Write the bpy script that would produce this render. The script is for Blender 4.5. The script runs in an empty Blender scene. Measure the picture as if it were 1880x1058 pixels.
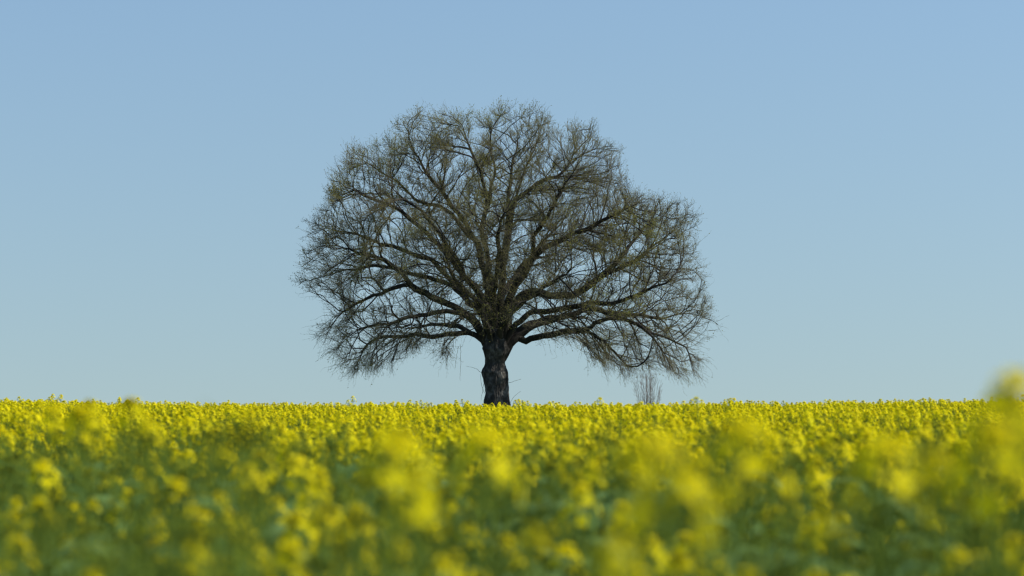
import bpy, math, random
import numpy as np
from mathutils import Vector, Matrix
from mathutils.kdtree import KDTree

# ------------------------------------------------------------------ camera, sky, sun, exposure
scene = bpy.context.scene
LENS, SENSOR, PW, PH = 85.0, 36.0, 1880.0, 1058.0
PX = SENSOR / LENS / PW                    # tangent of the angle covered by one photo pixel
EYE = Vector((0.0, 0.0, 1.47))
EYE_ROW = 737.0                            # photo row at eye level
PITCH = math.atan((EYE_ROW - PH / 2) * PX)

cam = bpy.data.cameras.new('camera')
cam.lens, cam.sensor_width, cam.clip_start, cam.clip_end = LENS, SENSOR, 0.05, 20000
cam.dof.use_dof = True
cam.dof.focus_distance = 56.0
cam.dof.aperture_fstop = 3.7
cam_ob = bpy.data.objects.new('camera', cam)
scene.collection.objects.link(cam_ob)
cam_ob.location = EYE
cam_ob.rotation_euler = (math.pi / 2 + PITCH, 0, 0)
scene.camera = cam_ob

SUN_EL, SUN_AZ = math.radians(45), math.radians(92)   # azimuth clockwise from the view direction (+Y)
world = bpy.data.worlds.new('World')
scene.world = world
world.use_nodes = True
nt = world.node_tree
nt.nodes.clear()
sky = nt.nodes.new('ShaderNodeTexSky')
sky.sky_type = 'NISHITA'
sky.sun_disc = False
sky.sun_elevation = SUN_EL
sky.sun_rotation = SUN_AZ
sky.altitude = 200
sky.air_density = 1.6
sky.dust_density = 1.0
sky.ozone_density = 3.0
hsv = nt.nodes.new('ShaderNodeMix')                      # white balance of the whole sky
hsv.data_type, hsv.blend_type = 'RGBA', 'MULTIPLY'
hsv.inputs['Factor'].default_value = 1.0
hsv.inputs[7].default_value = (0.738, 0.832, 1.0, 1)
bg = nt.nodes.new('ShaderNodeBackground')
bg.inputs['Strength'].default_value = 0.130
wo = nt.nodes.new('ShaderNodeOutputWorld')
tcw = nt.nodes.new('ShaderNodeTexCoord')                # the clear band of a spring sky: the milky layer at the very horizon lies lower than the field
mpw = nt.nodes.new('ShaderNodeMapping')
mpw.vector_type = 'POINT'
mpw.inputs['Location'].default_value = (0, 0, 0.10)
mpw.inputs['Scale'].default_value = (1, 1, 0.6)
nt.links.new(tcw.outputs['Generated'], mpw.inputs['Vector'])
nt.links.new(mpw.outputs[0], sky.inputs['Vector'])
nt.links.new(sky.outputs[0], hsv.inputs[6])
nt.links.new(hsv.outputs[2], bg.inputs['Color'])
nt.links.new(bg.outputs[0], wo.inputs['Surface'])

sun = bpy.data.lights.new('sun', 'SUN')
sun.energy = 5.0
sun.angle = math.radians(0.53)
sun.color = (1.0, 0.95, 0.87)
sun_ob = bpy.data.objects.new('sun', sun)
scene.collection.objects.link(sun_ob)
to_sun = Vector((math.sin(SUN_AZ) * math.cos(SUN_EL), math.cos(SUN_AZ) * math.cos(SUN_EL), math.sin(SUN_EL)))
sun_ob.rotation_euler = to_sun.to_track_quat('Z', 'Y').to_euler()
sun_ob.location = (40, -20, 60)

scene.view_settings.view_transform = 'Standard'
scene.view_settings.look = 'None'
scene.view_settings.exposure = 0.0
scene.view_settings.gamma = 1.0
scene.cycles.max_bounces = 8
scene.cycles.filter_width = 1.25
scene.cycles.sample_clamp_direct = 6
scene.cycles.sample_clamp_indirect = 3
scene.cycles.transparent_max_bounces = 8
scene.cycles.use_denoising = True
scene.cycles.denoiser = 'OPENIMAGEDENOISE'
scene.cycles.denoising_input_passes = 'RGB_ALBEDO_NORMAL'
scene.cycles.denoising_prefilter = 'ACCURATE'

# ------------------------------------------------------------------ helpers
def ray(px, py, depth):
    """world point seen at photo pixel (px, py) when it stands depth metres in front of the camera"""
    px, py, depth = np.broadcast_arrays(np.asarray(px, float), np.asarray(py, float), np.asarray(depth, float))
    u, v = (px - PW / 2) * PX, (PH / 2 - py) * PX
    c, s = math.cos(PITCH), math.sin(PITCH)
    Y, Z = c - v * s, s + v * c
    k = depth / Y
    return np.stack([EYE.x + u * k, EYE.y + depth, EYE.z + Z * k], -1)

def unproject(P):
    d = P - np.array(EYE)
    c, s = math.cos(PITCH), math.sin(PITCH)
    f, v = d[..., 1] * c + d[..., 2] * s, -d[..., 1] * s + d[..., 2] * c
    return np.stack([PW / 2 + d[..., 0] / f / PX, PH / 2 - v / f / PX], -1)

def mesh_quads(name, V, F, mats, midx=None, smooth=False):
    """numpy mesh; F is (n,3) or (n,4)"""
    me = bpy.data.meshes.new(name)
    V = np.ascontiguousarray(V, np.float32); F = np.ascontiguousarray(F, np.int32)
    n, k = F.shape
    me.vertices.add(len(V)); me.vertices.foreach_set('co', V.ravel())
    me.loops.add(n * k); me.loops.foreach_set('vertex_index', F.ravel())
    me.polygons.add(n)
    me.polygons.foreach_set('loop_start', np.arange(0, n * k, k, dtype=np.int32))
    for m in mats: me.materials.append(m)
    if midx is not None: me.polygons.foreach_set('material_index', np.asarray(midx, np.int32))
    if smooth: me.polygons.foreach_set('use_smooth', np.ones(n, bool))
    me.update(calc_edges=True)
    return me

def link(name, data, parent=None, loc=None):
    o = bpy.data.objects.new(name, data)
    scene.collection.objects.link(o)
    if parent is not None: o.parent = parent
    if loc is not None: o.location = loc
    return o

def tag(o, label=None, cat=None, group=None, kind=None):
    for k, v in (('label', label), ('category', cat), ('group', group), ('kind', kind)):
        if v: o[k] = v
    return o

def norm(a):
    return a / np.maximum(np.linalg.norm(a, axis=-1, keepdims=True), 1e-9)

def perp_frame(T):
    ref = np.where(np.abs(T[:, 2:3]) < 0.8, np.array([[0., 0, 1]]), np.array([[1., 0, 0]]))
    U = norm(np.cross(T, ref))
    return U, np.cross(T, U)

def tubes(P0, P1, R0, R1, k):
    """separate open tubes for many straight segments -> V, F"""
    n = len(P0)
    U, W = perp_frame(norm(P1 - P0))
    a = np.arange(k) * 2 * math.pi / k
    off = U[:, None] * np.cos(a)[None, :, None] + W[:, None] * np.sin(a)[None, :, None]
    V = np.concatenate([P0[:, None] + off * np.reshape(R0, (-1, 1, 1)), P1[:, None] + off * np.reshape(R1, (-1, 1, 1))], 1)
    i = np.arange(k); j = (i + 1) % k
    q = np.stack([i, j, j + k, i + k], -1)
    F = (q[None] + (np.arange(n) * 2 * k)[:, None, None]).reshape(-1, 4)
    return V.reshape(-1, 3), F

def material(name, rough=0.8):
    m = bpy.data.materials.new(name)
    m.use_nodes = True
    t = m.node_tree
    b = t.nodes['Principled BSDF']
    b.inputs['Roughness'].default_value = rough
    b.inputs['Specular IOR Level'].default_value = 0.25
    return m, t, b

def noise_colour(t, target, cols, scale, detail=4, coord='Object'):
    tc = t.nodes.new('ShaderNodeTexCoord')
    nz = t.nodes.new('ShaderNodeTexNoise')
    nz.inputs['Scale'].default_value = scale
    nz.inputs['Detail'].default_value = detail
    cr = t.nodes.new('ShaderNodeValToRGB')
    e = cr.color_ramp.elements
    while len(e) < len(cols): e.new(0.5)
    for i, c in enumerate(cols):
        e[i].position = 0.3 + 0.4 * i / max(1, len(cols) - 1)
        e[i].color = (*c, 1)
    t.links.new(tc.outputs[coord], nz.inputs['Vector'])
    t.links.new(nz.outputs['Fac'], cr.inputs['Fac'])
    t.links.new(cr.outputs['Color'], target)
    return tc, nz, cr

# ------------------------------------------------------------------ materials
def bark_material(name, cols, scale=2.0, bump=0.6):
    m, t, b = material(name, 0.9)
    tc, nz, cr = noise_colour(t, b.inputs['Base Color'], cols, scale, 8)
    mp = t.nodes.new('ShaderNodeMapping'); mp.inputs['Scale'].default_value = (9, 9, 2.2)
    vo = t.nodes.new('ShaderNodeTexVoronoi'); vo.inputs['Scale'].default_value = 1.6
    bp = t.nodes.new('ShaderNodeBump'); bp.inputs['Strength'].default_value = bump; bp.inputs['Distance'].default_value = 0.05
    t.links.new(tc.outputs['Object'], mp.inputs['Vector']); t.links.new(mp.outputs[0], vo.inputs['Vector'])
    t.links.new(vo.outputs['Distance'], bp.inputs['Height']); t.links.new(bp.outputs[0], b.inputs['Normal'])
    return m

M_BARK = bark_material('oak_bark', [(.018, .016, .014), (.055, .050, .043), (.19, .176, .152)], 2.2, 1.0)
M_BRANCH = bark_material('oak_branch_bark', [(.014, .012, .010), (.030, .026, .019), (.064, .056, .040)], 0.9, 0.4)
M_TWIG, _t, _b = material('oak_twig', 0.85)
noise_colour(_t, _b.inputs['Base Color'], [(.09, .073, .040), (.155, .135, .068), (.21, .195, .088)], 0.35)
M_GREYSTEM, _t, _b = material('shrub_stem', 0.9)
noise_colour(_t, _b.inputs['Base Color'], [(.17, .145, .115), (.26, .22, .18)], 1.2)
M_NEST, _t, _b = material('nest_sticks', 0.9)
noise_colour(_t, _b.inputs['Base Color'], [(.022, .016, .012), (.06, .042, .03)], 9)

def leafy(name, cols, scale, trans, tcol=1.15, rough=0.6, coord='Object', rnd=0.0):
    """thin plant tissue: reflects and lets light through"""
    m, t, b = material(name, rough)
    tc, nz, cr = noise_colour(t, b.inputs['Base Color'], cols, scale, 3, coord)
    col = cr.outputs['Color']
    if rnd:
        oi = t.nodes.new('ShaderNodeObjectInfo')
        mr = t.nodes.new('ShaderNodeMapRange')
        mr.inputs['To Min'].default_value = 1 - rnd; mr.inputs['To Max'].default_value = 1 + rnd
        hs = t.nodes.new('ShaderNodeHueSaturation')
        t.links.new(oi.outputs['Random'], mr.inputs['Value'])
        t.links.new(mr.outputs[0], hs.inputs['Value'])
        t.links.new(col, hs.inputs['Color'])
        col = hs.outputs['Color']
        t.links.new(col, b.inputs['Base Color'])
    b.inputs['Specular IOR Level'].default_value = 0.04
    tr = t.nodes.new('ShaderNodeBsdfTranslucent')
    mx = t.nodes.new('ShaderNodeMixShader'); mx.inputs['Fac'].default_value = trans
    t.links.new(col, tr.inputs['Color'])
    t.links.new(b.outputs[0], mx.inputs[1]); t.links.new(tr.outputs[0], mx.inputs[2])
    t.links.new(mx.outputs[0], t.nodes['Material Output'].inputs['Surface'])
    return m

M_YOUNG = leafy('oak_young_leaf', [(.14, .11, .035), (.25, .23, .05), (.31, .33, .075)], 0.28, 0.45)
M_PETAL = leafy('rapeseed_petal', [(.85, .69, .006), (.89, .76, .008), (.90, .82, .014)], 14, 0.40, rough=0.55, rnd=0.10)
M_BUD = leafy('rapeseed_bud', [(.34, .40, .035), (.52, .52, .04)], 60, 0.2, rnd=0.12)
M_STEM = leafy('rapeseed_stem', [(.15, .22, .03), (.22, .29, .045)], 9, 0.2, rough=0.7, rnd=0.15)
M_LEAF = leafy('rapeseed_leaf', [(.10, .19, .055), (.165, .27, .08), (.23, .34, .12)], 7, 0.48, rough=0.75, rnd=0.2)

# ------------------------------------------------------------------ ground
CREST = 33.0
def ground_z(x, y):
    x, y = np.asarray(x, float), np.asarray(y, float)
    t = np.clip(y / CREST, 0, 1)
    rise = 0.05 * t * t * (3 - 2 * t)
    b = np.maximum(y - CREST, 0)
    fall = 0.0075 * (np.sqrt(b * b + 36) - 6)
    sway = 0.0013 * np.clip(x + 0.3, -9, 9) ** 2 * np.clip(y / CREST, 0, 1)      # the field is a touch higher at both sides
    return rise - fall + np.minimum(sway, .075) + 0.012 * np.sin(x * 1.1 + y * .3) * t

def make_ground():
    ys = np.concatenate([np.linspace(-60, -4, 10), np.linspace(-3, 80, 84), np.geomspace(90, 6000, 40)])
    xs = np.concatenate([-np.geomspace(6000, 30, 30), np.linspace(-28, 28, 57), np.geomspace(30, 6000, 30)])
    X, Y = np.meshgrid(xs, ys)
    V = np.stack([X, Y, ground_z(X, Y)], -1).reshape(-1, 3)
    nx, ny = len(xs), len(ys)
    a = (np.arange(ny - 1)[:, None] * nx + np.arange(nx - 1)[None]).ravel()
    F = np.stack([a, a + 1, a + nx + 1, a + nx], -1)
    m, t, b = material('field_soil', 0.95)
    noise_colour(t, b.inputs['Base Color'], [(.045, .05, .022), (.06, .085, .03), (.09, .10, .045)], 1.7, 8)
    o = link('ground', mesh_quads('ground', V, F, [m], smooth=True))
    tag(o, 'gently rolling soil of the field under the yellow crop', kind='structure')
make_ground()

# ------------------------------------------------------------------ the oak
TREE_D = 124.0
rng = np.random.default_rng(11)

CX = 908.0
OUTLINE = np.array([(640,694),(622,668),(604,640),(584,618),(576,598),(600,572),(572,545),(556,522),(541,505),(556,470),(548,440),(549,415),
 (572,388),(600,368),(596,336),(612,298),(640,270),(684,262),(713,252),(714,228),(745,211),(790,206),(830,203),(862,212),(905,193),
 (950,196),(992,200),(1030,226),(1062,232),(1098,230),(1108,262),(1136,278),(1146,312),(1164,342),(1178,362),(1212,362),(1250,374),
 (1281,381),(1284,420),(1284,455),(1292,500),(1312,540),(1322,566),(1322,600),(1292,612),(1272,640),(1286,662),(1262,694),(1232,690),
 (1200,672),(1170,684),(1140,690),(1110,668),(1080,664),(1062,630),(1030,622),(1000,626),(960,622),(930,612),(890,612),(862,622),
 (845,650),(812,652),(782,634),(742,660),(700,682),(662,676)], float)

def ragged(P):
    out = []
    for a, b in zip(P, np.roll(P, -1, axis=0)):
        n = max(1, int(np.linalg.norm(b - a) / 5))
        out += [a + (b - a) * k / n for k in range(n)]
    Q = np.array(out); m = len(Q); c = Q - np.array([CX, 560.0]); c /= np.linalg.norm(c, axis=1, keepdims=True)
    t = np.arange(m) / m * 2 * math.pi
    w = sum(a * np.sin(f * t + p) for f, a, p in zip(rng.integers(9, 60, 12), rng.uniform(1.0, 3.2, 12), rng.uniform(0, 6.28, 12)))
    return Q + c * (w + 0.0)[:, None]

def inside(px, py, poly):
    x0, y0 = poly[:, 0], poly[:, 1]
    x1, y1 = np.roll(x0, -1), np.roll(y0, -1)
    r = np.zeros(px.shape, bool)
    for a, b, c, d in zip(x0, y0, x1, y1):
        if b == d: continue
        r ^= ((b > py) != (d > py)) & (px < (c - a) * (py - b) / (d - b) + a)
    return r

OUTLINE = ragged(OUTLINE)
rows = np.arange(190, 700, 4.0)
def row_extent():
    lo, hi = [], []
    xs = np.arange(530, 1335, 3.0)
    for r in rows:
        i = inside(xs, np.full_like(xs, r), OUTLINE)
        lo.append(xs[i].min() if i.any() else CX); hi.append(xs[i].max() if i.any() else CX)
    return np.array(lo), np.array(hi)
ROW_LO, ROW_HI = row_extent()
SC = TREE_D * PX                                   # metres per pixel at the tree

def depth_limit(px, py):
    lo, hi = np.interp(py, rows, ROW_LO), np.interp(py, rows, ROW_HI)
    t = np.where(px < CX, (CX - px) / np.maximum(CX - lo, 1), (px - CX) / np.maximum(hi - CX, 1))
    half = 0.5 * (hi - lo) * SC * 0.66
    return np.sqrt(np.clip(1 - t * t, 0, 1)) * half, half

# limbs: photo pixels along each limb, depth slope (metres toward(-)/away(+) at its tip), index of the limb it leaves (-1 trunk)
LIMBS = [
 ([(905,655),(893,632),(879,606),(866,584),(834,561),(803,546),(772,530),(752,519),(724,492),(690,474),(640,462),(590,452)], -3.5, -1),
 ([(888,628),(875,617),(856,611),(825,614),(787,618),(744,620),(716,618),(689,621),(665,640),(650,668)], 2.0, -1),
 ([(868,586),(847,577),(809,574),(762,583),(728,592),(696,596),(654,609),(612,634)], -5.0, 0),
 ([(752,520),(710,532),(680,545),(654,557),(630,575),(612,596)], -2.0, 0),
 ([(904,640),(896,600),(878,566),(859,552),(850,524),(825,505),(800,483),(762,471),(700,449),(640,428),(575,410)], 4.5, -1),
 ([(862,556),(837,530),(794,511),(741,494),(700,489),(640,496),(565,500)], 6.0, 4),
 ([(905,630),(899,580),(884,540),(856,508),(825,470),(794,442),(745,400),(690,366),(630,340)], -4.0, -1),
 ([(856,508),(835,468),(800,420),(770,390),(720,345),(680,300)], -6.0, 6),
 ([(906,620),(900,580),(890,533),(884,477),(875,446),(856,412),(833,380),(808,348),(782,308),(752,262)], 3.0, -1),
 ([(875,446),(852,420),(812,378),(770,368),(716,330),(668,288)], 5.5, 8),
 ([(910,620),(903,580),(897,492),(894,440),(889,405),(889,359),(884,320),(864,278),(842,228)], -2.5, -1),
 ([(891,395),(900,350),(906,300),(902,265),(906,238)], -1.0, 10),
 ([(916,630),(918,590),(922,555),(926,499),(930,430),(936,385),(948,346),(968,300),(985,262),(1000,220)], 2.5, -1),
 ([(930,430),(934,380),(938,330),(945,280),(948,225)], 4.0, 12),
 ([(920,640),(926,600),(931,558),(943,524),(965,492),(996,464),(1037,440),(1080,416),(1130,392),(1165,374)], -4.5, -1),
 ([(968,490),(978,470),(978,436),(992,412),(1012,388),(1037,333),(1063,292),(1090,250)], -6.5, 14),
 ([(938,372),(965,352),(995,330),(1025,318),(1050,290),(1066,255)], 3.0, 12),
 ([(922,640),(932,600),(940,567),(971,541),(1012,538),(1048,536),(1103,509),(1157,486),(1203,447),(1262,412)], 3.5, -1),
 ([(1103,509),(1140,470),(1165,432),(1200,400),(1235,385)], 5.0, 17),
 ([(924,645),(934,615),(953,592),(968,577),(1002,570),(1064,559),(1134,555),(1180,536),(1234,514),(1284,502)], -6.0, -1),
 ([(912,672),(922,656),(942,634),(971,606),(1017,590),(1068,571),(1114,575),(1180,582),(1234,579),(1300,562)], 5.0, -1),
 ([(955,628),(985,618),(1017,613),(1072,606),(1103,588),(1149,590),(1188,611),(1212,640),(1226,676)], -3.5, 20),
 ([(1072,606),(1107,621),(1128,646),(1150,672)], -3.0, 21),
 ([(1188,611),(1225,620),(1258,640),(1272,664)], -2.0, 21),
 # limbs reaching toward and away from the camera
 ([(906,640),(900,600),(880,560),(852,530),(826,500),(806,470)], -9.0, -1),
 ([(914,640),(925,600),(955,560),(992,530),(1030,505),(1062,486)], -9.5, -1),
 ([(910,630),(915,580),(940,520),(975,470),(1010,430),(1040,395)], 9.0, -1),
 ([(906,630),(898,580),(870,525),(830,470),(800,430),(770,400)], 9.0, -1),
 ([(908,620),(906,560),(914,490),(920,430),(930,380)], -7.5, -1),
 ([(908,620),(908,560),(896,490),(886,430),(872,380)], 7.5, -1),
 ([(904,645),(882,620),(850,600),(812,592),(770,600),(735,612)], 8.0, -1),
 ([(918,645),(945,612),(985,588),(1030,580),(1080,586),(1120,600)], 9.0, -1),
]

def catmull(P, step):
    P = np.asarray(P, float)
    Q = np.concatenate([[2 * P[0] - P[1]], P, [2 * P[-1] - P[-2]]])
    out = []
    for i in range(1, len(Q) - 2):
        n = max(1, int(round(np.linalg.norm(Q[i + 1] - Q[i]) / step)))
        for k in range(n):
            t = k / n
            out.append(0.5 * ((2 * Q[i]) + (-Q[i-1] + Q[i+1]) * t + (2*Q[i-1] - 5*Q[i] + 4*Q[i+1] - Q[i+2]) * t*t + (-Q[i-1] + 3*Q[i] - 3*Q[i+1] + Q[i+2]) * t**3))
    out.append(P[-1])
    return np.array(out)

# sky gaps between the limbs: centre and half-size in photo pixels
GAPS = [(710,551,48,13),(748,536,26,9),(817,567,30,11),(972,583,30,13),(1067,486,38,20),(668,535,30,10),(965,347,16,11),(1024,330,14,11),(785,376,15,12),
        (590,575,34,15),(842,548,16,10),(1010,560,24,9),(1140,520,26,12),(905,455,10,22),(846,455,12,12),(955,440,12,16),(760,600,40,8),(1120,600,26,9),(690,428,20,9),(1165,455,18,12)]
def in_gap(u, v):
    r = np.zeros(np.shape(u), bool)
    for cx, cy, rx, ry in GAPS: r |= ((u - cx) / rx) ** 2 + ((v - cy) / ry) ** 2 < 1
    return r

def grow_oak():
    pos, par, limb = [], [], []
    limb_nodes = []
    # trunk core nodes (hidden inside the trunk mesh)
    core = ray(np.full(6, 909.0), np.array([745, 715, 690, 668, 648, 630]), TREE_D)
    for i, p in enumerate(core):
        pos.append(p); par.append(i - 1); limb.append(-1)
    for li, (pts, dslope, src) in enumerate(LIMBS):
        pts = np.array(pts, float); dslope = dslope * .72
        seg = np.concatenate([[0], np.cumsum(np.linalg.norm(np.diff(pts, axis=0), axis=1))])
        f = seg / seg[-1]
        if src < 0:
            d = dslope * np.clip(f * 1.05 - 0.05, 0, 1) ** 1.1
        else:
            sp = np.array([pos[k] for k in limb_nodes[src]])
            w = unproject(sp)
            j = np.argmin(np.linalg.norm(w - pts[0], axis=1))
            d = (sp[j, 1] - TREE_D) + (dslope - (sp[j, 1] - TREE_D)) * f
        W = catmull(ray(pts[:, 0], pts[:, 1], TREE_D + d), 0.33)
        # sinuous wobble
        n = len(W)
        ph = rng.uniform(0, 6.28, (4, 3)); fr = np.array([[.6], [1.2], [2.2], [3.6]]) * rng.uniform(.7, 1.3, (4, 3)); am = np.array([[.08], [.06], [.045], [.03]]) * rng.uniform(.5, 1.3, (4, 3))
        s = np.arange(n) * 0.33
        wob = sum(am[a][None] * np.sin(fr[a][None] * s[:, None] + ph[a][None]) for a in range(4))
        wob *= np.clip(s / 1.6, 0, 1)[:, None]
        wob += rng.normal(0, .018, (n, 3))
        W = W + wob
        nodes = []
        if src < 0:
            prev = int(np.argmin([np.linalg.norm(np.array(c) - W[0]) for c in core]))
            start = 0
        else:
            sp = np.array([pos[k] for k in limb_nodes[src]])
            j = int(np.argmin(np.linalg.norm(sp - W[0], axis=1)))
            prev = limb_nodes[src][j]; start = 1
        for p in W[start:]:
            pos.append(p); par.append(prev); limb.append(li); prev = len(pos) - 1; nodes.append(prev)
        limb_nodes.append(nodes)

    # attraction points through the crown's volume, more of them in the outer shell
    N = 110000
    px = rng.uniform(530, 1335, N); py = rng.uniform(190, 698, N)
    ok = inside(px, py, OUTLINE)
    px, py = px[ok], py[ok]
    dl, half = depth_limit(px, py)
    dy = rng.uniform(-1, 1, len(px)) * half
    ok = np.abs(dy) < dl
    px, py, dy, half = px[ok], py[ok], dy[ok], half[ok]
    poly = OUTLINE - np.array([CX, 610.0])
    ang = np.arctan2(-poly[:, 1], poly[:, 0]); rad = np.hypot(poly[:, 0], poly[:, 1])
    o = np.argsort(ang); ang, rad = ang[o], rad[o]
    vx, vy = px - CX, py - 610
    R = np.interp(np.arctan2(-vy, vx), ang, rad, period=2 * math.pi)
    s = np.clip(np.hypot(vx, vy) / R, 0, 1)
    rho = np.sqrt(s * s + (dy / np.maximum(half, .1)) ** 2 * (1 - s * s))
    keep = rng.random(len(px)) < np.clip(0.10 + 0.95 * rho ** 1.8, 0, 1)
    # nothing hangs into the clear air beside the trunk
    keep &= ~((py > 600) & (np.abs(px - CX) < 70))
    keep &= rng.random(len(px)) > .50 * np.clip((py - 470) / 120, 0, 1)
    keep &= ~(in_gap(px, py) & (rng.random(len(px)) < .8))
    A = ray(905 + (px - 905) * .98, 600 + (py - 600) * .982, TREE_D + dy)
    # clumps and gaps
    g = np.zeros(len(A))
    for _ in range(7):
        k = rng.normal(0, 1.0, 3) * rng.uniform(.5, 1.5)
        g += np.sin(A @ k + rng.uniform(0, 6.28))
    keep &= g > -1.05
    A = A[keep]
    if len(A) > 22000: A = A[rng.choice(len(A), 22000, replace=False)]

    gx, gy = np.meshgrid(np.arange(500, 1360, 2.0), np.arange(160, 720, 2.0))
    mask = inside(gx.ravel(), gy.ravel(), OUTLINE).reshape(gx.shape)
    def in_crown(u_):
        a, b = int((u_[0] - 500) / 2), int((u_[1] - 160) / 2)
        return 0 <= a < mask.shape[1] and 0 <= b < mask.shape[0] and mask[b, a]
    KILL, INF, STEP = 0.385, 3.2, 0.28
    alive = np.ones(len(A), bool)
    bd = np.full(len(A), 1e9); bi = np.full(len(A), -1)
    new = [i for i in range(len(pos)) if limb[i] >= 0]
    # the first stretch of each limb near the trunk carries no new growth
    nodepos = list(pos)
    pdir = {}
    for i in range(len(pos)):
        if par[i] >= 0: pdir[i] = norm(np.array(pos[i]) - np.array(pos[par[i]]))
    fork = ray(909, 640, TREE_D)
    young = set(i for i in new if np.linalg.norm(pos[i] - fork) < 1.6)
    kids = {}
    for it in range(75):
        cand = [i for i in new if i not in young]
        if cand:
            kd = KDTree(len(cand))
            for q, i in enumerate(cand): kd.insert(nodepos[i], q)
            kd.balance()
            for a in np.nonzero(alive)[0]:
                co, q, d = kd.find(A[a])
                if d < bd[a]:
                    bd[a] = d; bi[a] = cand[q]
        alive &= bd > KILL
        act = np.nonzero(alive & (bd < INF))[0]
        if len(act) == 0: break
        own = bi[act]
        vec = norm(A[act] - np.array([nodepos[i] for i in own]))
        acc = {}
        for i, v in zip(own, vec):
            if i in acc: acc[i] = acc[i] + v
            else: acc[i] = v.copy()
        new = []
        for i, v in acc.items():
            c = kids.get(i, 0)
            if c >= 3: continue
            d = norm(v)
            pd = pdir.get(i)
            out = norm(nodepos[i] - fork)
            d = d + 0.60 * pd + 0.60 * out + rng.normal(0, 0.24, 3)
            d = norm(d)
            k = float(np.dot(d, out))
            if k < .2: d = norm(d + (.35 - k) * out)          # branches keep reaching outward
            p = nodepos[i] + d * STEP
            kids[i] = c + 1
            if it > 3:                                           # the crown stays inside its outline
                u_ = unproject(p)
                if not in_crown(u_): continue
            nodepos.append(p); par.append(i); limb.append(limb[i])
            k = len(nodepos) - 1
            pdir[k] = d; new.append(k)
        if not new: break
    return np.array(nodepos), np.array(par), np.array(limb)

POS, PAR, LIMB = grow_oak()
NN = len(POS)
# pipe model for the radii (children always come after their parent)
TIP, EXPO = 0.0094, 2.11
acc = np.zeros(NN)
for i in range(NN - 1, -1, -1):
    if acc[i] == 0: acc[i] = TIP ** EXPO
    if PAR[i] >= 0: acc[PAR[i]] += acc[i]
RAD = acc ** (1 / EXPO)
RAD *= 1 + 0.25 * np.exp(-np.linalg.norm(POS - ray(909, 640, TREE_D), axis=1) / 1.6)
print('oak nodes', NN, 'trunk radius', RAD[2], 'limb radii', np.sort([RAD[np.nonzero(LIMB == l)[0][0]] for l in range(len(LIMBS))]).round(3))

def branch_mesh(name, limb_index):
    """tapered continuous tubes along one limb and all its branches"""
    idx = np.nonzero(LIMB == limb_index)[0]
    main = {}
    for i in idx:
        p = PAR[i]
        if p >= 0 and LIMB[p] == limb_index and (p not in main or RAD[i] > RAD[main[p]]): main[p] = i
    V, F, nv = [], [], 0
    rings = {}
    frame = {}
    for i in idx:
        p = PAR[i]
        T = norm(POS[i] - POS[p])
        k = 12 if RAD[i] > .10 else 8 if RAD[i] > .045 else 5 if RAD[i] > .018 else 3
        Tn = norm(T + norm(POS[main[i]] - POS[i])) if i in main else T
        cont = main.get(p) == i and p in rings and rings[p][1] == k
        if p in frame: U = frame[p]
        else: U = np.cross(T, (0.3, 0.9, 0.2))
        a = np.arange(k) * 2 * math.pi / k
        def ring(c, t, u, r):
            u = u - t * np.dot(u, t)
            n = np.linalg.norm(u)
            u = u / n if n > 1e-5 else norm(np.cross(t, (0.1, 0.2, 0.97)))
            w = np.cross(t, u)
            return c + r * (np.cos(a)[:, None] * u + np.sin(a)[:, None] * w), u
        if not cont:
            r0 = min(RAD[p] * 0.98, RAD[i] * 1.12) if LIMB[p] == limb_index else RAD[i] * 1.15
            vv, u0 = ring(POS[p], T, U, r0)
            V.append(vv); base = nv; nv += k; U = u0
        else:
            base = rings[p][0]
        rr = RAD[i]
        vv, u1 = ring(POS[i], Tn, U, rr)
        if rr > .03: vv = POS[i] + (vv - POS[i]) * (1 + rng.normal(0, .07, (k, 1)))
        V.append(vv); top = nv; nv += k
        rings[i] = (top, k); frame[i] = u1
        q = np.arange(k); w = (q + 1) % k
        F.append(np.stack([base + q, base + w, top + w, top + q], -1))
    return mesh_quads(name, np.concatenate(V), np.concatenate(F), [M_BRANCH], smooth=True)

UV = unproject(POS)
FORK = ray(909, 640, TREE_D)

def lobes(P, seed, f0, f1):
    r = np.random.default_rng(seed); g = np.zeros(len(P))
    for _ in range(6): g += np.sin(P @ (norm(r.normal(0, 1, 3)) * r.uniform(f0, f1)) + r.uniform(0, 6.28))
    return g / 2.4

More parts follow.
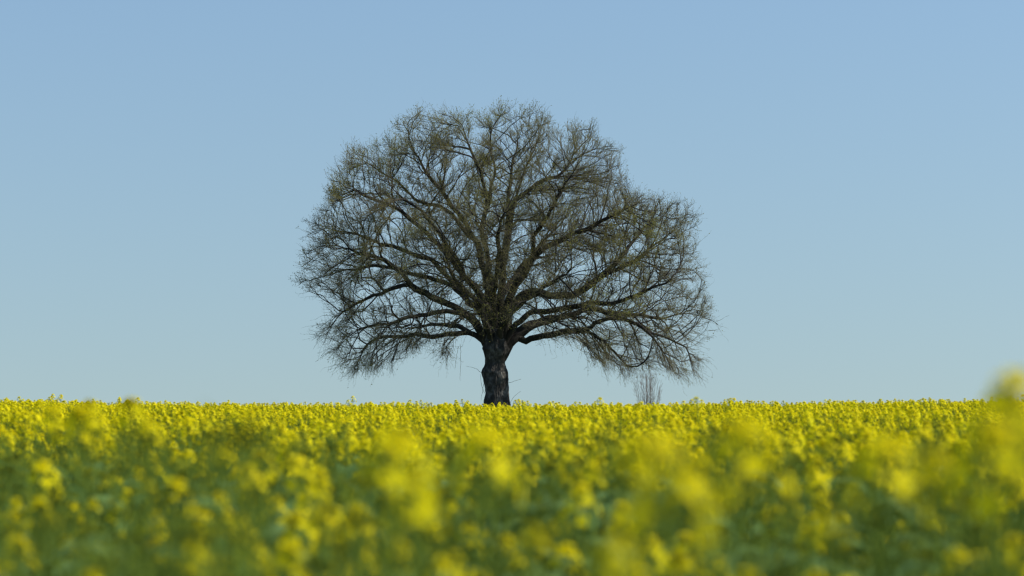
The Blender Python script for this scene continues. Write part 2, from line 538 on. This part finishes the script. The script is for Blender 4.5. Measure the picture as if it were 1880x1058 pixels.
def twig_sets(limb_index, seed):
    """fine twigs with side shoots on the thin branches of one limb -> segments and leaf spots"""
    r = np.random.default_rng(seed)
    idx = np.nonzero((LIMB == limb_index) & (RAD < 0.05))[0]
    w = np.where(RAD[idx] < .012, 2, np.where(RAD[idx] < .025, 1, 0)) + (r.random(len(idx)) < .65)
    w = np.where(r.random(len(idx)) < .12, np.maximum(w - 1, 0), w)
    w = np.where((np.linalg.norm(POS[idx] - FORK, axis=1) < 4.5) & (r.random(len(idx)) < .6), np.minimum(w, 1), w)
    w = np.where((UV[idx, 1] > 585) & (r.random(len(idx)) < .5), np.minimum(w, 1), w)
    src = np.repeat(idx, w)
    n = len(src)
    if n == 0: return None
    par = PAR[src]
    f = r.random((n, 1))
    P = POS[par] + (POS[src] - POS[par]) * f
    T = norm(POS[src] - POS[par])
    out = norm(P - FORK)
    uv = UV[src]
    low = np.clip((uv[:, 1] - 540) / 110, 0, 1)[:, None]           # lower crown: twigs droop, upper crown: they rise
    trop = np.array([[0, 0, 1.0]]) * (0.34 - .80 * low)
    D = norm(T * .70 + out * .50 + trop * .5 + r.normal(0, .44, (n, 3)))
    L = r.uniform(.22, .72, n) * np.where(low[:, 0] > .4, 1.6, 1.0)
    S = 4
    pts = [P]; d = D
    for k in range(S):
        d = norm(d + trop * .16 + r.normal(0, .15, (n, 3)))
        pts.append(pts[-1] + d * (L / S)[:, None])
    # keep the crown's outline: few twigs reach beyond it
    e = unproject(pts[-1])
    keep = (inside(e[:, 0], e[:, 1], OUTLINE) | (r.random(n) < np.where(e[:, 1] > 600, .75, .42))) & ~(in_gap(e[:, 0], e[:, 1]) & (r.random(n) < .5))
    pts = [p[keep] for p in pts]; trop = trop[keep]; n = int(keep.sum())
    rad = np.linspace(.0066, .0030, S + 1)
    A0, A1, R0, R1 = [], [], [], []
    for k in range(S):
        A0.append(pts[k]); A1.append(pts[k + 1]); R0.append(np.full(n, rad[k])); R1.append(np.full(n, rad[k + 1]))
    tips = [pts[-1]]
    for k in range(1, S + 1):                                       # side shoots
        m = r.random(n) < .80
        b = pts[k][m]
        dd = norm(pts[k][m] - pts[k - 1][m])
        e = norm(dd * .6 + r.normal(0, .55, (m.sum(), 3)) + trop[m] * .25)
        l = r.uniform(.10, .34, m.sum())[:, None]
        mid = b + e * l * .5
        end = mid + norm(e + r.normal(0, .3, e.shape) + trop[m] * .2) * l * .5
        A0 += [b, mid]; A1 += [mid, end]
        q = len(b)
        R0 += [np.full(q, .0038), np.full(q, .0030)]; R1 += [np.full(q, .0030), np.full(q, .0022)]
        tips += [mid, end]
    tips = np.concatenate(tips)
    g = lobes(tips, 3, .5, 1.6)
    up = np.clip((FORK[2] + 12 - tips[:, 2]) / 12, 0, 1)
    prob = np.clip(.36 + .34 * g - .22 * up, .04, .85)
    prob *= np.clip((np.linalg.norm(tips - FORK, axis=1) - 2.5) / 4.0, .03, 1)      # the young leaves sit out in the crown
    leaf = tips[r.random(len(tips)) < prob]
    return np.concatenate(A0), np.concatenate(A1), np.concatenate(R0), np.concatenate(R1), leaf

def leaf_mesh(name, P, seed):
    r = np.random.default_rng(seed)
    n = len(P)
    a = norm(r.normal(0, 1, (n, 3)) + np.array([0, 0, .3])); b = norm(np.cross(a, r.normal(0, 1, (n, 3))))
    l = r.uniform(.04, .095, (n, 1)); w = l * r.uniform(.35, .6, (n, 1))
    c = np.cross(a, b)
    V = np.stack([P, P + a * l * .55 + b * w * .5 + c * l * .1, P + a * l, P + a * l * .55 - b * w * .5 + c * l * .1], 1).reshape(-1, 3)
    F = np.arange(4 * n).reshape(-1, 4)
    return mesh_quads(name, V, F, [M_YOUNG])

def trunk_mesh():
    # photo row, left edge, right edge
    prof = np.array([(792,876,946),(775,880,942),(758,884,938.5),(744,887.5,936.5),(735,889.5,935),(722,891.5,933.5),(708,890.5,932),(695,887.5,932.5),
                     (684,886,931.5),(676,888.5,927.5),(668,891,926.5),(660,891,928),(650,889,932),(641,886,935),(634,887,932),(622,889,929),(610,892,925),(600,898,919),(594,904,913),(591,907,910)], float)
    ys = np.linspace(792, 591, 110)
    lo, hi = np.interp(ys, prof[::-1, 0], prof[::-1, 1]), np.interp(ys, prof[::-1, 0], prof[::-1, 2])
    k = 72
    th = np.arange(k) * 2 * math.pi / k
    r = np.random.default_rng(5)
    V = []
    ph = r.uniform(0, 6.28, 12)
    burls = [(684, 2.9, 1.6, 9, .10), (712, .2, 2.2, 8, .09), (694, 5.0, .5, 10, .13), (664, 4.4, .6, 8, -.10), (704, 4.0, .45, 8, .10), (728, 5.2, .5, 7, .08), (690, 4.5, .35, 6, -.14), (676, .3, .5, 7, .10), (735, 3.6, .5, 8, .09), (650, 5.3, .6, 9, .1)]
    for j, (y, a, b) in enumerate(zip(ys, lo, hi)):
        c = ray((a + b) / 2, y, TREE_D)
        hw = (b - a) / 2 * SC
        rad = 1 + .035 * np.sin(3 * th + ph[0] + y * .03) + .03 * np.sin(5 * th + ph[1] - y * .045) + .022 * np.sin(9 * th + ph[2] + y * .02) \
                + .018 * np.sin(17 * th + ph[3] + 1.4 * math.sin(y * .11)) + .012 * np.sin(27 * th + ph[4] + 1.8 * math.sin(y * .17 + 1))
        if y > 735: rad += (y - 735) / 57 * .12 * np.maximum(0, np.sin(5 * th + 1.0))
        for (by, bt, bw, bh, ba) in burls:
            dt = (th - bt + math.pi) % (2 * math.pi) - math.pi
            rad += ba * np.exp(-(dt / bw) ** 2 - ((y - by) / bh) ** 2)
        rad += r.normal(0, .010, k)
        V.append(np.stack([c[0] + np.cos(th) * hw * rad, c[1] + np.sin(th) * hw * rad, np.full(k, c[2])], -1))
    n = len(ys)
    V = np.concatenate(V)
    a = np.arange(n - 1)[:, None] * k; i = np.arange(k)[None]; j = (np.arange(k) + 1)[None] % k
    F = np.stack([a + i, a + j, a + k + j, a + k + i], -1).reshape(-1, 4)
    return mesh_quads('trunk', V, F, [M_BARK], smooth=True)

base = ray(911, 742, TREE_D)
base[2] = float(ground_z(base[0], base[1]))
oak = link('oak_tree', None, loc=base)
oak.empty_display_size = 1
tag(oak, 'big lone oak, almost bare, with a wide rounded crown behind the yellow field', 'tree')
OFF = Matrix.Translation(-Vector(base))
def tree_part(name, me, parent=None):
    me.transform(OFF)
    return link(name, me, parent or oak)
tree_part('trunk', trunk_mesh())
ntri = 0
for l in range(len(LIMBS)):
    lo = tree_part('limb', branch_mesh('limb', l))
    tw = twig_sets(l, 100 + l)
    if tw is None: continue
    V, F = tubes(tw[0], tw[1], tw[2], tw[3], 3)
    ntri += len(F) * 2 + len(lo.data.polygons) * 2 + len(tw[4]) * 2
    o = tree_part('twigs', mesh_quads('twigs', V, F, [M_TWIG]), lo); o['kind'] = 'stuff'
    o = tree_part('young_foliage', leaf_mesh('young_foliage', tw[4], 300 + l), lo); o['kind'] = 'stuff'
print('oak triangles', ntri)

def wire(points, r0, r1, k=4, step=.08, wob=0.0, seed=0):
    W = catmull(points, step)
    if wob: W = W + np.random.default_rng(seed).normal(0, wob, W.shape)
    n = len(W); R = np.linspace(r0, r1, n)
    return tubes(W[:-1], W[1:], R[:-1], R[1:], k)

# thin shoots growing from the trunk
for q, (pts, dd) in enumerate([([(932,704),(944,700),(957,696)], -.2), ([(936,742),(944,728),(956,719)], .3), ([(890,722),(884,706),(882,688)], -.4),
                               ([(886,686),(872,676),(856,673)], .2), ([(889,700),(886,716),(883,735)], -.5), ([(845,632),(846,660),(845,698)], -3), ([(842,635),(838,655),(836,676)], -2.5)]):
    P = ray(np.array([p[0] for p in pts]), np.array([p[1] for p in pts]), TREE_D + dd)
    V, F = wire(P, .011, .006, 3, .12, .012, q)
    tree_part('shoot', mesh_quads('shoot', V, F, [M_TWIG]))

# stick nest in the crown
def nest():
    c = ray(892, 357, TREE_D - 2.6)
    r = np.random.default_rng(9)
    n = 420
    th = r.uniform(0, 6.28, n); rr = .30 * np.sqrt(r.uniform(.1, 1, n)); z = r.uniform(-.17, .15, n)
    rr *= 1 - .8 * np.clip(-z / .17, 0, 1) * .5
    P = np.stack([np.cos(th) * rr, np.sin(th) * rr, z], -1)
    T = norm(np.stack([-np.sin(th), np.cos(th), r.normal(0, .25, n)], -1) + r.normal(0, .45, (n, 3)))
    L = r.uniform(.10, .26, (n, 1))
    V, F = tubes(P - T * L / 2, P + T * L / 2, np.full(n, .008), np.full(n, .005), 4)
    o = link('bird_nest', mesh_quads('bird_nest', V, F, [M_NEST]), loc=c)
    tag(o, 'dark stick nest in a high fork of the oak crown', 'nest')
nest()

# bare upright shrub beyond the oak's right side
def shrub():
    D = 150.0
    b = ray(1190, 740, D); b[2] = float(ground_z(b[0], b[1]))
    root = link('bare_shrub', None, loc=b)
    tag(root, 'small bare grey shrub of upright stems under the drooping right side of the oak', 'shrub')
    r = np.random.default_rng(21)
    s = D * PX
    for q in range(40):
        tx = r.normal(0, 14); tx = max(-25, min(25, tx))
        top_row = 678 + (tx / 25) ** 2 * 24 + r.uniform(0, 16)
        x0 = tx * .18 + r.uniform(-2, 2)
        dy = r.uniform(-.8, .8)
        p0 = np.array([x0 * s * .6, dy * .2, 0.0])
        top = ray(1190 + tx, top_row, D) - b
        p1 = np.array([(x0 * .4 + tx * .45) * s, dy * .5, top[2] * .5]); p2 = np.array([top[0] + r.normal(0, .06), dy, top[2]])
        V, F = wire([p0, p1, p2], .012, .004, 3, .16, .022, q)
        W = catmull([p0, p1, p2], .16)
        A0, A1 = [], []
        for i in range(len(W) // 3, len(W) - 1):
            if r.random() < .8:
                d = norm(W[i + 1] - W[i]); e = norm(d + r.normal(0, .33, 3)); L = r.uniform(.2, .6)
                m = W[i] + e * L * .5; t = m + norm(e + r.normal(0, .25, 3) + np.array([0, 0, .2])) * L * .5
                k = m + norm(e + r.normal(0, .5, 3)) * L * .35
                A0 += [W[i], m, m]; A1 += [m, t, k]
        V2, F2 = tubes(np.array(A0), np.array(A1), np.full(len(A0), .0045), np.full(len(A0), .003), 3)
        link('stem', mesh_quads('stem', np.concatenate([V, V2]), np.concatenate([F, F2 + len(V)]), [M_GREYSTEM]), root)
shrub()

# ------------------------------------------------------------------ rapeseed plants
class MB:
    def __init__(s): s.V, s.F, s.M, s.n = [], [], [], 0
    def add(s, V, F, m):
        s.V.append(np.asarray(V, float)); s.F.append(np.asarray(F) + s.n); s.n += len(V); s.M.append(np.full(len(F), m))
    def mesh(s, name, mats, smooth=False):
        return mesh_quads(name, np.concatenate(s.V), np.concatenate(s.F), mats, np.concatenate(s.M), smooth)

def flower_head(seed, size, bloom=True):
    """one raceme: buds on top, a dome of four-petalled flowers, young pods below; origin at its foot"""
    r = np.random.default_rng(seed)
    mb = MB()
    H = .066 * size
    V, F = wire([(0, 0, 0), (r.normal(0, .004), r.normal(0, .004), H * .5), (0, 0, H)], .0022, .0015, 4, .03)
    mb.add(V, F, 2)
    for k in range(9):                                   # buds
        a = k * 2.4; q = .011 * size * math.sqrt(k / 9)
        c = np.array([math.cos(a) * q, math.sin(a) * q, H + .010 - q * .6])
        l, w = .0055 * size, .0026 * size
        V = c + np.array([(0, 0, -l), (w, 0, 0), (0, w, 0), (-w, 0, 0), (0, -w, 0), (0, 0, l)])
        mb.add(V, np.array([(0, 1, 5, 4), (0, 2, 5, 1), (0, 3, 5, 2), (0, 4, 5, 3)]), 1)
    nf = int(r.integers(9, 22)) if bloom else 0
    for k in range(nf):                                  # flowers
        t = k / (nf - 1)
        a = k * 2.39996 + r.normal(0, .2)
        z0 = H * (.98 - .60 * t)
        el = 1.05 - 1.0 * t + r.normal(0, .13)
        L = (.014 + .019 * t) * size
        o = np.array([math.cos(a) * math.cos(el), math.sin(a) * math.cos(el), math.sin(el)])
        c = np.array([0, 0, z0]) + o * L
        V, F = tubes(np.array([[0, 0, z0]]), c[None], [.0008], [.0008], 3)
        mb.add(V, F, 2)
        up = norm(o + np.array([0, 0, .45]) + r.normal(0, .2, 3))
        u = norm(np.cross(up, r.normal(0, 1, 3))); w = np.cross(up, u)
        fs = r.uniform(.0085, .0115) * size
        for p in range(4):
            b = p * math.pi / 2 + .3
            d = u * math.cos(b) + w * math.sin(b); e = -u * math.sin(b) + w * math.cos(b)
            lift = up * r.uniform(.1, .45)
            V = [c, c + (d * .55 - e * .42 + lift * .5) * fs, c + (d * 1.05 - e * .28 + lift * .4) * fs, c + (d * 1.05 + e * .28 + lift * .4) * fs, c + (d * .55 + e * .42 + lift * .5) * fs]
            mb.add(V, [(0, 1, 2, 3)], 0)
            mb.add([V[0], V[3], V[4], (V[0] + V[4]) / 2], [(0, 1, 2, 3)], 0)
    np_ = 7 if bloom else 20
    for k in range(np_):                                 # young pods
        a = k * 2.4 + 1; z0 = H * ((.30 if bloom else .95) * (1 - k / np_))
        o = np.array([math.cos(a) * .8, math.sin(a) * .8, .6])
        p0 = np.array([0, 0, z0]); p1 = p0 + o * .014; p2 = p1 + norm(o + np.array([0, 0, .6])) * r.uniform(.012, .03)
        V, F = tubes(np.array([p0, p1]), np.array([p1, p2]), [.0007, .0014], [.0007, .0008], 3)
        mb.add(V, F, 2)
    return mb

def leaf_blade(mb, p, az, length, width, rise, droop, m=3):
    n = 5
    d = np.array([math.cos(az), math.sin(az), 0]); s = np.array([-math.sin(az), math.cos(az), 0])
    V = []
    for k in range(n + 1):
        t = k / n
        c = p + d * length * t * math.cos(rise) + np.array([0, 0, 1]) * (length * t * math.sin(rise) - droop * length * t * t)
        w = width * (math.sin(math.pi * (t * .82 + .12)) ** .8) * (1 if k < n else .1)
        fold = np.array([0, 0, .25 * w])
        V += [c + s * w * .5 + fold, c, c - s * w * .5 + fold]
    F = []
    for k in range(n):
        a = k * 3
        F += [(a, a + 1, a + 4, a + 3), (a + 1, a + 2, a + 5, a + 4)]
    mb.add(V, F, m)

MATS = [M_PETAL, M_BUD, M_STEM, M_LEAF]
HEADS = [flower_head(40 + i, s).mesh('flower_head', MATS) for i, s in enumerate((1.1, .95, .9, .7, 1.2, .55))] + [flower_head(60 + i, s, False).mesh('flower_head', MATS) for i, s in enumerate((1.2, .9))]

def plant_variant(seed, bloom, crown=False):
    """stems and leaves as meshes plus the places of the flower heads; 1.30 m tall"""
    r = np.random.default_rng(seed)
    H = 1.22
    bend = r.normal(0, .035, 2)
    def main(z): t = z / H; return np.array([bend[0] * t * t, bend[1] * t * t, z])
    st, fo, heads = MB(), MB(), []
    V, F = wire([main(z) for z in np.linspace(0, H, 6)], .0075, .0028, 5, .12); st.add(V, F, 0)
    heads.append((main(H), int(r.integers(0, 2) if bloom > .5 else 0 if crown else r.choice([2, 3, 5])) if crown or r.random() < .22 + bloom else 6, r.uniform(0, 6.28), np.array([bend[0], bend[1], 1.0])))
    nb = int(r.integers(4, 7))
    az = r.uniform(0, 6.28)
    for k in range(nb):
        t = k / (nb - 1)
        z0 = H * (.52 + .38 * t); az += 2.4 + r.normal(0, .3)
        d = np.array([math.cos(az), math.sin(az), 0])
        z1 = H * min(.99, (.80 + .15 * t) + r.normal(0, .05)); z1 = max(z1, z0 + .10)
        reach = (.06 + .10 * (1 - t)) * r.uniform(.8, 1.3)
        p0 = main(z0); p1 = p0 + d * reach * .6 + np.array([0, 0, (z1 - z0) * .42]); p2 = main(z1) + d * reach
        V, F = wire([p0, p1, p2], .0036, .0022, 4, .09); st.add(V, F, 0)
        heads.append((p2, int(r.integers(0, 6) if bloom > .5 else r.choice([3, 5])) if r.random() < bloom or (crown and k >= nb - 2) else int(r.integers(6, 8)), r.uniform(0, 6.28), norm(p2 - p1 + np.array([0, 0, .12]))))
        leaf_blade(fo, p0, az + r.normal(0, .2), r.uniform(.06, .12), r.uniform(.018, .03), .7, .35, 0)
        if r.random() < .7: leaf_blade(fo, p1, az + r.normal(0, .8), r.uniform(.04, .08), r.uniform(.012, .022), .6, .3, 0)
        for q in range(5):                               # pods along the upper part of the branch
            c = p1 + (p2 - p1) * r.uniform(.25, .95); a = r.uniform(0, 6.28)
            e = norm(np.array([math.cos(a), math.sin(a), .7])); L = r.uniform(.03, .055)
            V, F = tubes(c[None], (c + e * L)[None], [.0013], [.0009], 3); st.add(V, F, 0)
    for k in range(12 if bloom > .6 else 20):
        z0 = r.uniform(.25, .82 if bloom > .6 else .95) * H
        leaf_blade(fo, main(z0), r.uniform(0, 6.28), r.uniform(.12, .24), r.uniform(.035, .075), r.uniform(.2, .9), r.uniform(.4, .9), 0)
    return st.mesh('stem', [M_STEM], True), fo.mesh('foliage', [M_LEAF], True), heads

VARIANTS = [plant_variant(70 + i, .95) for i in range(6)] + [plant_variant(170 + i, .24) for i in range(6)] + [plant_variant(270 + i, .12, True) for i in range(4)]   # in full bloom / mostly leaf, bud and pod
def head_matrix(h):
    p, v, rot, d = h
    q = Vector(d).to_track_quat('Z', 'Y').to_matrix().to_4x4()
    return Matrix.Translation(Vector(p)) @ q @ Matrix.Rotation(rot, 4, 'Z')

# where plants stand: jittered grid over the field
def scatter():
    r = np.random.default_rng(77)
    out = []
    sp = .175
    for (y0, y1, s) in ((.9, 12, sp), (12, 30, .19), (30, 42, .20), (42, 75, .34)):
        ys = np.arange(y0, y1, s)
        for y in ys:
            hw = 1.6 + .30 * y
            xs = np.arange(-hw, hw, s)
            x = xs + r.uniform(-.5, .5, len(xs)) * s; yy = y + r.uniform(-.5, .5, len(xs)) * s
            out.append(np.stack([x, yy], -1))
    P = np.concatenate(out)
    return P
PTS = scatter()
r = np.random.default_rng(78)
NP = len(PTS)
HS = np.clip(r.normal(1.0, .038, NP), .86, 1.075)
HS *= 1 + .022 * np.sin(PTS[:, 0] * 1.9 + 1) * np.sin(PTS[:, 1] * 1.3)
ROT = r.uniform(0, 6.28, NP); TX = r.normal(0, .06, NP); TY = r.normal(0, .06, NP); VAR = r.integers(0, 6, NP)
GZ = ground_z(PTS[:, 0], PTS[:, 1])
dist = np.hypot(PTS[:, 0], PTS[:, 1])
patch = lobes(np.stack([PTS[:, 0], PTS[:, 1], 0 * GZ], -1), 8, 1.2, 4.0)
VAR = np.where(r.random(NP) < np.interp(dist, [2, 4.5, 6, 9, 14, 22, 40], [1.1, 1.05, .96, .78, .52, .20, .06]) + np.interp(dist, [2, 6, 30], [.10, .28, .12]) * patch, VAR + 6, VAR)   # the field margin flowers more thinly
tall = (r.random(NP) < .045) & (PTS[:, 1] > 9) & (VAR < 6)
HS[tall] *= r.uniform(1.02, 1.07, tall.sum())
HS[(VAR >= 6) & (PTS[:, 1] > 9)] *= .95
HS = HS * (1 - np.abs(r.normal(0, 1, NP)) * np.interp(dist, [2, 8, 20], [.05, .03, 0]))
top_uv = unproject(np.stack([PTS[:, 0], PTS[:, 1], GZ + 1.27 * HS], -1))
near_min = 2.7 + .25 * np.sin(PTS[:, 0] * 3)
ok = dist > near_min
ok &= ~((dist < 4.5) & (top_uv[:, 1] < 775 - 0 * dist))         # very near plants stay under the skyline, the named ones excepted
PTS, HS, ROT, TX, TY, VAR, GZ, dist, top_uv = (a[ok] for a in (PTS, HS, ROT, TX, TY, VAR, GZ, dist, top_uv))

# plants that stand out in the photograph: pixel of the top flowers, distance, label
NAMED = [
 (1868, 684, 2.2, 'tall rapeseed plant whose blurred yellow flowers rise above the skyline at the right edge'),
 (1836, 718, 2.3, 'rapeseed plant with small dull head, just left of the right edge\'s tallest flowers'),
 (1812, 778, 2.15, 'large blurred yellow rapeseed head just below the tallest flowers at the right edge'),
 (452, 796, 1.85, 'very blurred green and yellow rapeseed plant standing large to the lower left of the oak'),
 (1195, 800, 1.8, 'very blurred rapeseed plant with broad yellow head below the small bare shrub'),
 (1372, 772, 2.3, 'blurred rapeseed plant with rounded yellow head right of the small bare shrub'),
 (166, 726, 5.5, 'rapeseed plant peeking above the skyline near the left edge, left one of two'),
 (242, 732, 5.0, 'rapeseed plant peeking above the skyline near the left edge, right one of two'),
 (412, 770, 4.2, 'dull green rapeseed tip touching the skyline left of the oak'),
 (888, 786, 2.6, 'blurred bright yellow rapeseed head directly below the oak trunk'),
 (720, 792, 2.2, 'broad blurred rapeseed plant left of the bright head below the oak trunk'),
 (1620, 800, 2.3, 'blurred rapeseed plant with flat yellow head in front of the right half of the field'),
]

def spawn_plant(x, y, z, scale, rot, tx, ty, var, label, group):
    root = link('rapeseed_plant', None, loc=(x, y, z))
    root.rotation_euler = (tx, ty, rot); root.scale = (scale, scale, scale)
    root.empty_display_size = .2
    tag(root, label, 'plant', group)
    st, fo, heads = VARIANTS[var]
    link('stem', st, root)
    o = link('foliage', fo, root); o['kind'] = 'stuff'
    for h in heads:
        c = link('flower_head', HEADS[h[1]], root)
        c.matrix_local = head_matrix(h)

NV = (12, 13, 14, 8, 15, 12, 4, 5, 9, 13, 14, 15)
for i, (px, py, d, label) in enumerate(NAMED):
    p = ray(px, py, d)
    z = float(ground_z(p[0], p[1]))
    s = (p[2] - z) / 1.305
    hp = VARIANTS[NV[i]][2][0][0] * s
    ca, sa = math.cos(i * 1.7), math.sin(i * 1.7)
    spawn_plant(p[0] - (hp[0] * ca - hp[1] * sa), p[1] - (hp[0] * sa + hp[1] * ca), z, s, i * 1.7, 0, 0, NV[i], label, 'rapeseed plants standing out of the field')

inview = (top_uv[:, 0] > -60) & (top_uv[:, 0] < PW + 60) & (top_uv[:, 1] < 1100)
order = np.argsort(np.where(inview, dist, 1e9))
NEAR = order[:288]
print('nearest plants reach', dist[NEAR].max(), 'total', len(PTS))
PLACES = ((150, 'at the left edge'), (420, 'in the field\'s left quarter'), (790, 'left of the oak trunk'), (1030, 'straight below the oak trunk'),
          (1290, 'below the small bare shrub'), (1640, 'in the field\'s right quarter'), (1e9, 'at the right edge'))
for i in NEAR:
    place = next(t for lim, t in PLACES if top_uv[i, 0] < lim)
    row = 'nearest rows' if dist[i] < 3.8 else 'middle rows' if dist[i] < 5.4 else 'third rows'
    look = 'mostly green leafy rapeseed plant' if VAR[i] >= 6 else 'yellow flowering rapeseed plant'
    spawn_plant(PTS[i, 0], PTS[i, 1], GZ[i], HS[i], ROT[i], TX[i], TY[i], int(VAR[i]), f'{look} in the blurred {row}, {place}', f'{look}s of the {row} {place}')

# the rest of the field: one mass
def field():
    col = bpy.data.collections.new('rapeseed_variants')
    for v, (st, fo, heads) in enumerate(VARIANTS):
        V, F, M, n = [], [], [], 0
        def addmesh(me, mat, mi=None):
            nonlocal n
            co = np.empty(len(me.vertices) * 3, np.float32); me.vertices.foreach_get('co', co); co = co.reshape(-1, 3)
            m4 = np.array(mat); co = co @ m4[:3, :3].T + m4[:3, 3]
            li = np.empty(len(me.loops), np.int32); me.loops.foreach_get('vertex_index', li)
            mm = np.empty(len(me.polygons), np.int32); me.polygons.foreach_get('material_index', mm)
            V.append(co); F.append(li.reshape(-1, 4) + n); n += len(co)
            M.append(mm if mi is None else np.full(len(mm), mi))
        addmesh(st, Matrix.Identity(4), 2); addmesh(fo, Matrix.Identity(4), 3)
        for h in heads: addmesh(HEADS[h[1]], head_matrix(h))
        o = bpy.data.objects.new('rapeseed_variant_%d' % v, mesh_quads('rapeseed_variant', np.concatenate(V), np.concatenate(F), MATS, np.concatenate(M)))
        col.objects.link(o)
    rest = order[288:]
    me = bpy.data.meshes.new('rapeseed_field')
    me.vertices.add(len(rest))
    me.vertices.foreach_set('co', np.stack([PTS[rest, 0], PTS[rest, 1], GZ[rest]], -1).astype(np.float32).ravel())
    a = me.attributes.new('rot', 'FLOAT_VECTOR', 'POINT'); a.data.foreach_set('vector', np.stack([TX[rest], TY[rest], ROT[rest]], -1).astype(np.float32).ravel())
    a = me.attributes.new('size', 'FLOAT', 'POINT'); a.data.foreach_set('value', HS[rest].astype(np.float32))
    a = me.attributes.new('variant', 'INT', 'POINT'); a.data.foreach_set('value', VAR[rest].astype(np.int32))
    ob = link('rapeseed_field', me)
    tag(ob, 'dense yellow rapeseed crop stretching back to the skyline', 'crop', kind='stuff')
    ng = bpy.data.node_groups.new('rapeseed_field', 'GeometryNodeTree')
    ng.interface.new_socket('Geometry', in_out='INPUT', socket_type='NodeSocketGeometry')
    ng.interface.new_socket('Geometry', in_out='OUTPUT', socket_type='NodeSocketGeometry')
    N, L = ng.nodes, ng.links
    gi, go = N.new('NodeGroupInput'), N.new('NodeGroupOutput')
    ci = N.new('GeometryNodeCollectionInfo'); ci.inputs['Collection'].default_value = col
    ci.inputs['Separate Children'].default_value = True; ci.inputs['Reset Children'].default_value = True
    ip = N.new('GeometryNodeInstanceOnPoints'); ip.inputs['Pick Instance'].default_value = True
    def attr(name, typ):
        n = N.new('GeometryNodeInputNamedAttribute'); n.data_type = typ; n.inputs['Name'].default_value = name
        return n.outputs['Attribute']
    L.new(gi.outputs[0], ip.inputs['Points']); L.new(ci.outputs[0], ip.inputs['Instance'])
    L.new(attr('variant', 'INT'), ip.inputs['Instance Index'])
    L.new(attr('rot', 'FLOAT_VECTOR'), ip.inputs['Rotation'])
    L.new(attr('size', 'FLOAT'), ip.inputs['Scale'])
    L.new(ip.outputs[0], go.inputs[0])
    md = ob.modifiers.new('plants', 'NODES'); md.node_group = ng
field()
